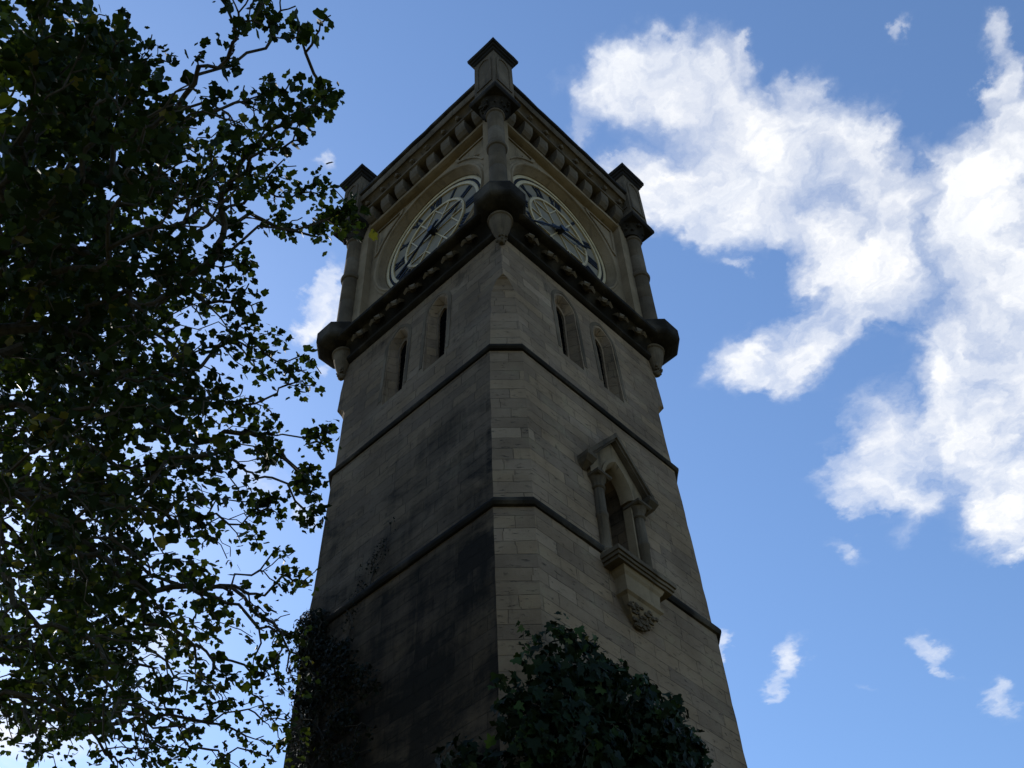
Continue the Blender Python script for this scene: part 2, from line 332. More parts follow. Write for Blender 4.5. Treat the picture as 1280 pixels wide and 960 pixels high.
for side in (0, 1):
    for cx in WX:
        a = MB()
        # splayed outer order with a sloping sill
        po = lancet(.235, 15.10, 16.55, 16.90, cx=cx); pi_ = lancet(.165, 15.42, 16.53, 16.80, cx=cx)
        po2 = lancet(.250, 15.04, 16.55, 16.925, cx=cx)
        a.loft([[(x, -1.82, z) for x, z in pi_], [(x, -1.955, z) for x, z in po], [(x, -2.10, z) for x, z in po2]])
        b_ = MB(); b_.prism(lancet(.125, 15.46, 16.50, 16.72, cx=cx), 1.35, 1.95)
        cutters += [to_west(a), to_west(b_)] if side else [a, b_]
NX = -.04
nch = MB(); nch.prism(lancet(.335, 10.97, 12.42, 13.0, cx=NX), 1.72, 2.5); cutters.append(nch)
cut(shaft, cutters)

def band(prof, c, name, m):                              # string course following the chamfered corners
    s_ = MB(); s_.loft([oct_ring(w, c, z) for w, z in prof], False, True); return weather(s_.build(name, m, T, True))
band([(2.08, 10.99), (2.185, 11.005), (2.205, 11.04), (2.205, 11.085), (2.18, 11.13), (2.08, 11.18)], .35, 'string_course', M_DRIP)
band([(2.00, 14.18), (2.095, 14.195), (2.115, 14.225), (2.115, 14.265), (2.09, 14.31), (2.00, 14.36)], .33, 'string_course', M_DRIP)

# lancet windows: boarded dark slits with a ring of voussoirs
def window(cx, rot):
    p_ = MB(); p_.prism(lancet(.135, 15.44, 16.50, 16.73, cx=cx), 1.755, 1.78)
    for k in range(9): p_.box(cx-.12, cx+.12, 1.78, 1.79, 15.53+k*.115, 15.56+k*.115)
    w_ = p_.build('window', M_GLASSD, T); w_.rotation_euler = (0, 0, rot)
    q = MB(); o_ = lancet(.335, 15.2, 16.55, 17.03, cx=cx); i_ = lancet(.268, 15.2, 16.55, 16.95, cx=cx)
    # the arch ring only, as a strip
    vo, vi = [(cx+.335, 15.2)]+o_[2:]+[(cx-.335, 15.2)], [(cx+.268, 15.2)]+i_[2:]+[(cx-.268, 15.2)]
    # the wall leans back by about .04 per metre, so the ring leans with it
    dp = lambda z: 1.979-(z-16.0)*.0372
    rings = []
    for (xo, zo), (xi, zi) in zip(vo, vi):
        rings.append([(xi, -dp(zi)+.05, zi), (xi, -dp(zi)-.010, zi), (xo, -dp(zo)-.010, zo), (xo, -dp(zo)+.05, zo)])
    q.loft(rings); arch = q.build('window_arch', M_DARK, w_)
    return w_
for rot in (0, WEST):
    for cx in WX: window(cx, rot)

# ---- niche on the south face
nich = MB(); nich.loft([[(NX+s_*.33, -d, z) for s_, d in ((-1, 2.0), (-1, 2.135), (-.9, 2.135), (-.9, 2.0))] for z in (10.97, 12.44)])
nich.loft([[(NX+s_*.33, -d, z) for s_, d in ((1, 2.0), (1, 2.135), (.9, 2.135), (.9, 2.0))] for z in (10.97, 12.44)])
NI = nich.build('niche', M_CARVED, T)
gb = MB(); op = lancet(.30, 12.46, 12.47, 13.03, cx=NX)
gb.prism([(NX-.56, 12.46)] + [op[0]] + op[:1:-1] + [op[1], (NX+.56, 12.46), (NX+.56, 12.74), (NX, 13.42), (NX-.56, 12.74)], 2.02, 2.17)
gb.build('gable', M_CARVED, NI)
mo = MB(); o_ = lancet(.345, 12.46, 12.47, 13.09, cx=NX)[2:]; i_ = lancet(.255, 12.46, 12.47, 12.96, cx=NX)[2:]
mo.loft([[(xi, -2.0, zi), (xi, -2.13, zi), (xi*.5+xo*.5, -2.20, zi*.5+zo*.5), (xo, -2.19, zo), (xo, -2.0, zo)] for (xo, zo), (xi, zi) in zip(o_, i_)])
mo.build('arch_moulding', M_CARVED, NI, True)
hd = MB(); hd.prism([(NX-.69, 12.67), (NX-.64, 12.62), (NX, 13.43), (NX+.64, 12.62), (NX+.69, 12.67), (NX, 13.53)], 2.0, 2.26)
hd.prism([(NX-.70, 12.70), (NX-.66, 12.66), (NX, 13.47), (NX+.66, 12.66), (NX+.70, 12.70), (NX, 13.57)], 2.0, 2.295)
for s_ in (-1, 1):
    cx_ = NX+s_*.655
    hd.loft([[(cx_-h, -2.02-dd*0, z), (cx_+h, -2.02, z), (cx_+h, -2.02-dd, z), (cx_-h, -2.02-dd, z)] for h, dd, z in ((.03, .10, 12.47), (.075, .22, 12.53), (.095, .285, 12.60), (.09, .285, 12.67), (.05, .24, 12.72))])
weather(hd.build('hood', M_DARK, NI), .006)
for s_ in (-1, 1):
    cx_, cy_ = NX+s_*.425, -2.155
    co = MB(); co.lathe([(.076, 11.10), (.076, 11.66), (.090, 11.68), (.090, 11.74), (.076, 11.76), (.072, 12.22)], cx_, cy_, 20)
    cl = co.build('colonnette', M_DARK, NI, True)
    ca = MB(); ca.lathe([(.078, 12.19), (.095, 12.21), (.095, 12.235), (.080, 12.25), (.085, 12.30), (.12, 12.37), (.13, 12.385)], cx_, cy_, 20)
    ca.loft([[(cx_-h, cy_-h, z), (cx_+h, cy_-h, z), (cx_+h, cy_+h, z), (cx_-h, cy_+h, z)] for h, z in ((.12, 12.38), (.145, 12.40), (.145, 12.44), (.125, 12.465))])
    ca.build('capital', M_DARK, cl, True)
    ba = MB(); ba.lathe([(.13, 10.965), (.13, 11.02), (.11, 11.04), (.118, 11.07), (.098, 11.10), (.077, 11.12)], cx_, cy_, 20); ba.build('base', M_DARK, cl, True)
si = MB()
for a, d, z0, z1 in ((.53, 2.405, 10.79, 10.835), (.555, 2.43, 10.835, 10.885), (.575, 2.455, 10.885, 10.945), (.56, 2.44, 10.945, 10.972)):
    si.box(NX-a, NX+a, 2.0, d, z0, z1)
weather(si.build('sill', M_DARK, NI), .006)
cb = MB()
def rect(a, d, z): return [(NX-a, -2.05, z), (NX+a, -2.05, z), (NX+a, -d, z), (NX-a, -d, z)]
cb.loft([rect(.40, 2.375, 10.79), rect(.375, 2.355, 10.73), rect(.34, 2.33, 10.69), rect(.325, 2.32, 10.50), rect(.355, 2.345, 10.48), rect(.355, 2.345, 10.43), rect(.315, 2.31, 10.40), rect(.27, 2.28, 10.30), rect(.20, 2.24, 10.20), rect(.10, 2.20, 10.12)])
cbo = cb.build('corbel', M_CARVED, NI)
lf = MB()
for k in range(90):
    a = random.uniform(-1, 1); t = random.random(); lf.blob((NX+a*(.29-.20*t), -2.30+.085*t+random.uniform(0, .02), 10.34-.25*t), random.uniform(.016, .036), 1.3, .8, random.uniform(.6, 1.2), 6, 4)
lf.build('carved_foliage', M_DARK, cbo, True)

# ---- clock stage
CZ = 19.79
cs = MB(); cs.squares([(1.83, 17.4), (1.83, 22.5)]); stage = cs.build('clock_stage', M_CARVED, T)
def disc_cut(west):
    m_ = MB(); n = 72
    m_.loft([[(r_*math.cos(2*math.pi*k/n), -d, CZ+r_*math.sin(2*math.pi*k/n)) for k in range(n)] for r_, d in ((1.36, 1.62), (1.36, 1.70), (1.47, 1.90))])
    return to_west(m_) if west else m_
cut(stage, [disc_cut(0), disc_cut(1)])

def strip_ring(r0, r1, d0, d1):
    return [(r0, d0), (r0, d1), ((r0+r1)/2, d1+.012), (r1, d1), (r1, d0)]
def clock(rot):
    m_ = MB()
    m_.ring([(1.435, 1.76), (1.435, 1.84), (1.455, 1.87), (1.485, 1.875), (1.51, 1.85), (1.53, 1.855), (1.555, 1.845), (1.56, 1.80)], CZ)
    m_.ring([(1.385, 1.66), (1.385, 1.725), (1.41, 1.755), (1.435, 1.75), (1.44, 1.70), (1.44, 1.66)], CZ)
    k = m_.build('clock', M_CARVED, T, True); k.rotation_euler = (0, 0, rot)
    d_ = MB(); n = 72
    d_.loft([[(r_*math.cos(2*math.pi*j/n), -d, CZ+r_*math.sin(2*math.pi*j/n)) for j in range(n)] for r_, d in ((1.355, 1.60), (1.355, 1.652))])
    d_.build('dial', M_DIAL, k)
    e_ = MB(); e_.ring(strip_ring(1.215, 1.28, 1.64, 1.664), CZ); e_.build('dark_ring', M_BLUE, k)
    for r0, r1 in ((1.275, 1.345), (1.145, 1.215), (.765, .82)):
        e_ = MB(); e_.ring(strip_ring(r0, r1, 1.64, 1.684), CZ); e_.build('gilt_ring', M_GOLD, k, True)
    tr = MB()
    P = lambda r_, ang: (r_*math.sin(R(ang)), CZ+r_*math.cos(R(ang)))
    def bar(p, q, w0, w1=None, d0=1.65, d1=1.675, mb=None):
        mb = mb or tr; w1 = w0 if w1 is None else w1
        dx, dz = q[0]-p[0], q[1]-p[1]; l_ = math.hypot(dx, dz); nx, nz = -dz/l_, dx/l_
        mb.prism([(p[0]-nx*w0/2, p[1]-nz*w0/2), (q[0]-nx*w1/2, q[1]-nz*w1/2), (q[0]+nx*w1/2, q[1]+nz*w1/2), (p[0]+nx*w0/2, p[1]+nz*w0/2)], d0, d1)
    for j in range(6):
        t_, a_, b_ = P(.775, j*60), P(.46, j*60+30), P(.46, j*60-30)
        bar(t_, a_, .024); bar(t_, b_, .024, d1=1.6745)
        bar(P(.46, j*60+30), P(.775, j*60+30), .03, d1=1.678)
        bar(P(.07, j*60+30), P(.46, j*60+30), .022, d1=1.673)
    tr.build('tracery', M_GOLD, k)
    # Roman numerals, feet towards the centre
    GL = {1: 'I', 2: 'II', 3: 'III', 4: 'IIII', 5: 'V', 6: 'VI', 7: 'VII', 8: 'VIII', 9: 'IX', 10: 'X', 11: 'XI', 12: 'XII'}
    for h in range(1, 13):
        nb = MB(); ang = R(h*30); ct, st_ = math.cos(ang), math.sin(ang)
        wd = {'I': .085, 'V': .17, 'X': .17}; tot = sum(wd[ch] for ch in GL[h]); x = -tot/2
        Q = lambda lx, lr: (lr*st_ + lx*ct, CZ + lr*ct - lx*st_)
        r0, r1 = .845, 1.125
        dd = 0
        for ch in GL[h]:
            c0 = x + wd[ch]/2; dd += .0007
            if ch == 'I': bar(Q(c0, r0), Q(c0, r1), .058, .064, 1.65, 1.667+dd, nb)
            elif ch == 'V':
                bar(Q(c0, r0), Q(c0-.055, r1), .05, .06, 1.65, 1.667+dd, nb); bar(Q(c0, r0), Q(c0+.06, r1), .03, .035, 1.65, 1.668+dd, nb)
            else:
                bar(Q(c0+.06, r0), Q(c0-.06, r1), .055, .055, 1.65, 1.667+dd, nb); bar(Q(c0-.06, r0), Q(c0+.06, r1), .032, .032, 1.65, 1.668+dd, nb)
            x += wd[ch]
        for rr in (r0, r1-.018):
            bar(Q(-tot/2, rr), Q(-tot/2+tot, rr), .022, .022, 1.65, 1.6665, nb) if False else None
        nb.build('numeral', M_BLUE, k)
    def hand(name, ang, length, w0, wm, d):
        a_ = R(ang); ct, st_ = math.cos(a_), math.sin(a_); hm = MB()
        Q = lambda lx, lr: (lr*st_ + lx*ct, CZ + lr*ct - lx*st_)
        prof = [(-.24, .05), (-.20, .075), (-.09, w0*.8), (0, w0), (length*.55, wm), (length*.66, wm*1.9), (length*.74, wm*1.2), (length, .012)]
        hm.prism([Q(-w/2, l_) for l_, w in prof] + [Q(w/2, l_) for l_, w in prof[::-1]], d, d+.018)
        # raised rib down the hand
        hm.prism([Q(-.008, -.2), Q(-.006, length*.95), Q(.006, length*.95), Q(.008, -.2)], d+.017, d+.032)
        if name == 'minute_hand':
            n_ = 20; hm.loft([[(.075*math.cos(2*math.pi*j/n_), -dd, CZ+.075*math.sin(2*math.pi*j/n_)) for j in range(n_)] for dd in (1.65, d+.045)])
        hm.build(name, M_HAND, k)
    hand('hour_hand', 77, .80, .085, .06, 1.715)
    hand('minute_hand', 231, 1.12, .075, .05, 1.755)
    return k
clock(0); clock(WEST)

# spandrels: raised frames with carved leafwork beside each dial
def spandrel(s_, rot):
    fr = MB()
    xs, zt, rr = 1.56, 21.35, 1.625
    a0 = math.asin(.70/rr); a1 = math.acos(.80/rr)
    arc = [(s_*rr*math.cos(a0+(a1-a0)*k/6), CZ+rr*math.sin(a0+(a1-a0)*k/6)) for k in range(7)]
    poly = [(s_*.74, zt), (s_*xs, zt), (s_*xs, 20.42)] + arc
    cx_ = sum(p[0] for p in poly)/len(poly); cz_ = sum(p[1] for p in poly)/len(poly); cx_, cz_ = s_*1.34, 21.08
    ins = [(p[0]+(cx_-p[0])*.16, p[1]+(cz_-p[1])*.16) for p in poly]
    n = len(poly)
    rings = [[(poly[k][0], -1.82, poly[k][1]), (poly[k][0], -1.862, poly[k][1]), (ins[k][0], -1.862, ins[k][1]), (ins[k][0], -1.82, ins[k][1])] for k in range(n)]
    fr.loft(rings, False, True)
    f_ = fr.build('spandrel', M_CARVED, T); f_.rotation_euler = (0, 0, rot)
    lv = MB(); rs = random.Random(5+s_)
    for k in range(130):
        w_ = [rs.random()**1.2 for _ in range(n)]; s2 = sum(w_)
        x_ = sum(a*p[0] for a, p in zip(w_, ins))/s2; z_ = sum(a*p[1] for a, p in zip(w_, ins))/s2
        x_ = cx_+(x_-cx_)*1.9; z_ = cz_+(z_-cz_)*1.7
        if abs(x_) > xs-.1 or z_ > zt-.1 or math.hypot(x_, z_-CZ) < rr+.06: continue
        lv.blob((x_, -1.83, z_), rs.uniform(.018, .042), 1, .95, rs.uniform(.6, 1.1))
    lv.build('carved_leaves', M_CARVED, f_, True)
for rot in (0, WEST):
    for s_ in (-1, 1): spandrel(s_, rot)

# ---- ledge under the clocks: string, hollow with carved flowers, heavy drip
def sq_ring(prof, name, m, smooth=True):
    s_ = MB(); s_.loft([[(-w, -w, z), (w, -w, z), (w, w, z), (-w, w, z)] for w, z in prof], False, True); return weather(s_.build(name, m, T, smooth), .008)
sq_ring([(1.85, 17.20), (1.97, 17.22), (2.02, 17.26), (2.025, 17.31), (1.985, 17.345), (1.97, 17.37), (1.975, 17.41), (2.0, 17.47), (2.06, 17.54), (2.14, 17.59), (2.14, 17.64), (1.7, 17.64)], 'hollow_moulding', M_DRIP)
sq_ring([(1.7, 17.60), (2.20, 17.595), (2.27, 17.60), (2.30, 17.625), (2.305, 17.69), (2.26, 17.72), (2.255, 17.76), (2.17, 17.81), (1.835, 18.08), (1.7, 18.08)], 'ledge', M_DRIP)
def flower():
    f_ = MB()
    f_.blob((0, 0, 0), .045, 1, 1, 1)
    for k in range(4):
        a = math.pi/4 + k*math.pi/2; dx, dz = math.cos(a), math.sin(a)
        f_.loft([[(dx*.02+sx*.03*-dz, -.03+q, dz*.02+sx*.03*dx) for sx, q in ((-1, 0), (1, 0), (1, .05), (-1, .05))],
                 [(dx*.08+sx*.045*-dz, -.05+q, dz*.08+sx*.045*dx) for sx, q in ((-1, 0), (1, 0), (1, .05), (-1, .05))],
                 [(dx*.135+sx*.012*-dz, -.01+q, dz*.135+sx*.012*dx) for sx, q in ((-1, 0), (1, 0), (1, .03), (-1, .03))]])
    return f_.build('carved_flower', M_DARK, T, True)
fl = flower(); first = True
for rot in (0, WEST):
    for k in range(7):
        x = -1.38+.46*k; p = Vector((x, -2.11, 17.46))
        if rot: p = Vector((p.y, -p.x, p.z))
        o = fl if first else dup(fl, T); first = False
        o.location = p; o.rotation_euler = (R(-38)+random.uniform(-.1, .1), random.uniform(-.25, .25), rot)
        s_ = random.uniform(1.1, 1.4); o.scale = (s_, s_, s_)

# ---- upper cornice: string, corbel table, hollow with ballflowers, parapet
sq_ring([(1.7, 21.42), (1.90, 21.435), (1.985, 21.48), (2.0, 21.53), (1.97, 21.57), (1.935, 21.585), (1.93, 21.62), (1.7, 21.62)], 'string_course', M_CARVED)
sq_ring([(1.7, 22.01), (2.09, 22.015), (2.14, 22.04), (2.145, 22.085), (2.10, 22.12), (2.085, 22.16), (2.10, 22.23), (2.15, 22.3), (2.21, 22.335), (2.21, 22.36), (1.7, 22.36)], 'cornice', M_DARK)
sq_ring([(1.7, 22.335), (2.235, 22.33), (2.245, 22.35), (2.245, 22.56), (2.235, 22.6), (1.7, 22.61)], 'parapet', M_DARK)
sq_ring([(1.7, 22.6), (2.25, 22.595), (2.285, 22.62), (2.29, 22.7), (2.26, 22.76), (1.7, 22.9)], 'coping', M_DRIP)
rf = MB(); rf.squares([(1.72, 22.6), (1.72, 22.64)]); rf.build('roof', M_DARK, T)
cbk = MB(); pr = [(1.80, 21.6), (1.92, 21.605), (2.00, 21.64), (2.065, 21.72), (2.095, 21.82), (2.10, 22.02), (1.80, 22.02)]
cbk.loft([[(x, -d, z) for d, z in pr] for x in (-.118, .118)]); cbk0 = cbk.build('corbel_block', M_DARK, T, False)
bl = MB(); bl.blob((0, 0, 0), .062, 1, 1, .9); bl.blob((.03, -.035, -.02), .028); bl.blob((-.03, -.035, -.02), .028); bl.blob((0, -.03, .035), .028); bl0 = bl.build('ballflower', M_DARK, T, True)
first = True
for rot in (0, WEST):
    for k in range(8):
        x = -1.5925+.455*k
        o = cbk0 if first else dup(cbk0, T); o.location = (x, 0, 0) if not rot else (0, -x, 0); o.rotation_euler = (0, 0, rot); o.scale = (random.uniform(.9, 1.08), random.uniform(.985, 1.012), 1)
        x2 = x+random.uniform(-.02, .02); p = Vector((x2, -2.14, 22.225))
        if rot: p = Vector((p.y, -p.x, p.z))
        o = bl0 if first else dup(bl0, T); o.location = p; o.rotation_euler = (random.uniform(-.5, .5), random.uniform(-.5, .5), rot); first = False

# ---- corners: corbelled bowl, octagonal block, shaft with rings, capital, pinnacle
CK = 2.03
def octo(ap, z):
    r_ = ap/math.cos(math.pi/8); return [(r_*math.cos(math.pi/8+k*math.pi/4), r_*math.sin(math.pi/8+k*math.pi/4), z) for k in range(8)]
def corner(sx, sy):
    K = empty('corner_turret', (sx*CK, sy*CK, 0), T)
    b_ = MB(); b_.loft([octo(a, z) for a, z in ((.20, 17.56), (.29, 17.585), (.38, 17.63), (.41, 17.66), (.428, 17.70), (.432, 17.96), (.415, 18.01), (.38, 18.05), (.22, 18.22))]); weather(b_.build('block', M_DRIP, K), .003, 9)
    cx_, cy_ = -sx*.05, -sy*.05
    c_ = MB(); c_.lathe([(.035, 16.86), (.06, 16.89), (.065, 16.93), (.05, 16.97), (.075, 17.02), (.12, 17.14), (.158, 17.28), (.182, 17.42), (.19, 17.47), (.212, 17.485), (.216, 17.52), (.20, 17.545), (.19, 17.6)], cx_, cy_, 24)
    rs = random.Random(int(sx*3+sy*7))
    for k in range(16):
        a = rs.uniform(0, 6.28); z = rs.uniform(16.9, 17.1); r_ = .05+(z-16.9)*.3; c_.blob((cx_+r_*math.cos(a), cy_+r_*math.sin(a), z), rs.uniform(.02, .035))
    c_.build('bowl', M_DARK, K, True)
    s_ = MB(); s_.lathe([(.22, 18.10), (.22, 18.22), (.20, 18.25), (.21, 18.30), (.175, 18.34), (.163, 18.40), (.160, 19.08), (.156, 19.09), (.160, 19.10), (.158, 19.82), (.185, 19.84), (.198, 19.89), (.186, 19.95), (.160, 19.98), (.157, 20.55), (.153, 20.56), (.157, 20.57), (.155, 21.14), (.18, 21.16), (.185, 21.20), (.16, 21.23), (.165, 21.32)], -sx*.005, -sy*.005, 26); weather(s_.build('column', M_DARK, K, True), .006, 9)
    pi_ = MB(); pi_.squares([(.17, 18.0), (.17, 21.75)], -sx*.21, -sy*.21); pi_.build('pier', M_CARVED, K)
    h_ = MB(); h_.lathe([(.195, 21.26), (.205, 21.34), (.24, 21.44), (.30, 21.53), (.325, 21.56)], -sx*.02, -sy*.02, 24)
    h_.squares([(.27, 21.54), (.335, 21.57), (.355, 21.61), (.355, 21.70), (.33, 21.74)])
    for k in range(20):
        a = rs.uniform(0, 6.28); z = rs.uniform(21.34, 21.52); r_ = .2+(z-21.3)*.42; h_.blob((r_*math.cos(a), r_*math.sin(a), z), rs.uniform(.025, .045))
    h_.build('capital', M_DRIP, K, True)
    p_ = MB(); p_.squares([(.335, 21.735), (.33, 21.80), (.285, 21.93), (.275, 21.95), (.27, 23.46)])
    pin = p_.build('pinnacle', M_DARK, K)
    # traceried panel on the two outer faces
    pn = MB()
    for rot in range(4):
        q = MB(); o_ = lancet(.205, 22.08, 23.02, 23.32); i_ = lancet(.155, 22.13, 23.02, 23.25)
        q.loft([[(o_[j][0], -.262, o_[j][1]), (o_[j][0], -.296, o_[j][1]), (i_[j][0], -.29, i_[j][1]), (i_[j][0], -.262, i_[j][1])] for j in range(len(o_))], False, True)
        cr_, sr_ = math.cos(rot*math.pi/2), math.sin(rot*math.pi/2)
        q.v = [(x*cr_-y*sr_, x*sr_+y*cr_, z) for x, y, z in q.v]; pn.add(q.v, q.f)
    pn.build('panel', M_DARK, pin)
    c_ = MB(); c_.squares([(.272, 23.40), (.30, 23.43), (.305, 23.50), (.335, 23.52), (.34, 23.58), (.368, 23.60), (.375, 23.70), (.34, 23.74), (.02, 24.16)]); weather(c_.build('cap', M_DRIP, pin), .007)
for sx, sy in ((-1, -1), (1, -1), (-1, 1)): corner(sx, sy)

# ---------------------------------------------------------------- foliage
def leaf_shape(kind):
    if kind == 'maple': half = [(0, 1.0), (13, .84), (22, .75), (34, .82), (47, .92), (58, .78), (70, .68), (88, .72), (106, .70), (128, .50), (158, .28)]
    else: half = [(0, 1.0), (16, .72), (30, .50), (48, .80), (58, .74), (74, .50), (98, .66), (118, .62), (140, .50), (162, .30)]
    pts = half + [(360-a, r_) for a, r_ in half[:0:-1]]
    return np.array([(r_*math.sin(R(a)), r_*math.cos(R(a))) for a, r_ in pts])        # x across, y to the tip
def leaf_mesh(name, m, parent, pos, nrm, tip, size, tone, kind='maple', fold=.18):
    """all leaves of one crown as one mesh; each a folded fan of its own size and turn"""
    sh_ = leaf_shape(kind); k = len(sh_); n = len(pos)
    nrm = nrm/np.linalg.norm(nrm, axis=1, keepdims=True)
    tip = tip - (tip*nrm).sum(1, keepdims=True)*nrm; tip /= np.linalg.norm(tip, axis=1, keepdims=True)+1e-9
    side = np.cross(tip, nrm)
    lx = np.concatenate([[0], sh_[:, 0]]); ly = np.concatenate([[0], sh_[:, 1]]); wx = rng.uniform(.62, 1.08, (n, 1, 1)); sk = rng.normal(0, .16, (n, 1, 1))
    fo = (fold*rng.uniform(-.3, 1.6, (n, 1)))*np.abs(lx)[None]; cu = -rng.uniform(-.1, .6, (n, 1))*(ly**2)[None]*np.sign(ly)[None]
    P = pos[:, None, :] + size[:, None, None]*(side[:, None, :]*(wx*lx[None, :, None]+sk*ly[None, :, None]) + tip[:, None, :]*ly[None, :, None] + nrm[:, None, :]*(fo+cu)[:, :, None])
    V = P.reshape(-1, 3); base = (np.arange(n)*(k+1))[:, None]
    j = np.arange(k); tri = np.stack([np.zeros(k, int), 1+j, 1+(j+1) % k], 1)
    F = (base[:, None, :] + tri[None]).reshape(-1, 3)
    me = bpy.data.meshes.new(name); me.vertices.add(len(V)); me.vertices.foreach_set('co', V.astype(np.float32).ravel())
    me.loops.add(len(F)*3); me.loops.foreach_set('vertex_index', F.astype(np.int32).ravel())
    me.polygons.add(len(F)); me.polygons.foreach_set('loop_start', (np.arange(len(F))*3).astype(np.int32)); me.polygons.foreach_set('loop_total', np.full(len(F), 3, np.int32))
    me.update(calc_edges=True); me.validate()
    at = me.attributes.new('tone', 'FLOAT', 'POINT'); at.data.foreach_set('value', np.repeat(tone, k+1).astype(np.float32))
    me.materials.append(m); o = bpy.data.objects.new(name, me); C.objects.link(o); o.parent = parent; return o
def grow(root_pts, pts, bf=.45):
    """balanced spanning tree: every point hangs from the node that keeps both its twig and its way to the root short"""
    P = [np.array(p, float) for p in root_pts]; par = [-1]+list(range(len(P)-1)); pl = [0.0]
    for i in range(1, len(P)): pl.append(pl[-1]+np.linalg.norm(P[i]-P[i-1])*.5)
    pts = np.array(pts); order = np.argsort(np.linalg.norm(pts-P[-1], axis=1))
    A = np.zeros((len(P)+len(pts)*4, 3)); A[:len(P)] = P; pl = np.concatenate([pl, np.zeros(len(pts)*4)]); n = len(P); tips = []
    r0 = max(0, len(P)-5)
    for i in order:
        d = np.linalg.norm(A[r0:n]-pts[i], axis=1); j = r0+int(np.argmin(d + bf*pl[r0:n])); dj = np.linalg.norm(A[j]-pts[i])
        seg = 2 if dj < .35 else (3 if dj < .9 else 4); prev = j
        for s_ in range(1, seg+1):
            t = s_/seg; q = A[j]*(1-t)+pts[i]*t
            if s_ < seg: q = q + rng.normal(0, .085*dj, 3) + np.array([0, 0, .10*dj*math.sin(math.pi*t)])
            A[n] = q; pl[n] = pl[prev]+np.linalg.norm(q-A[prev]); par.append(prev); prev = n; n += 1
        tips.append(prev)
    return A[:n], np.array(par), tips
def limbs(A, par, tips, rmin, rmax, expo, m, name, parent):
    n = len(A); rad = np.zeros(n)
    kids = [[] for _ in range(n)]
    for i in range(1, n): kids[par[i]].append(i)
    for i in range(n-1, -1, -1):
        rad[i] = rmin if not kids[i] else sum(rad[c]**expo for c in kids[i])**(1/expo)
    rad = np.minimum(rad, rmax)
    mb = MB()
    for i in range(1, n):
        for c in kids[i][:0]: pass
    # chains: follow the thickest child
    done = set()
    for i in range(n):
        for q, c in enumerate(sorted(kids[i], key=lambda c: -rad[c])):
            if c in done: continue
            ch = [i, c]; done.add(c)
            while kids[ch[-1]]:
                c2 = max(kids[ch[-1]], key=lambda c: rad[c]); ch.append(c2); done.add(c2)
            rs_ = [rad[k] for k in ch]; rs_[0] = min(rs_[0], rs_[1]*1.15)
            mb.tube([A[k] for k in ch], rs_, 8 if rs_[1] > .05 else (6 if rs_[1] > .015 else 4))
    return mb.build(name, m, parent, True, uv=False)

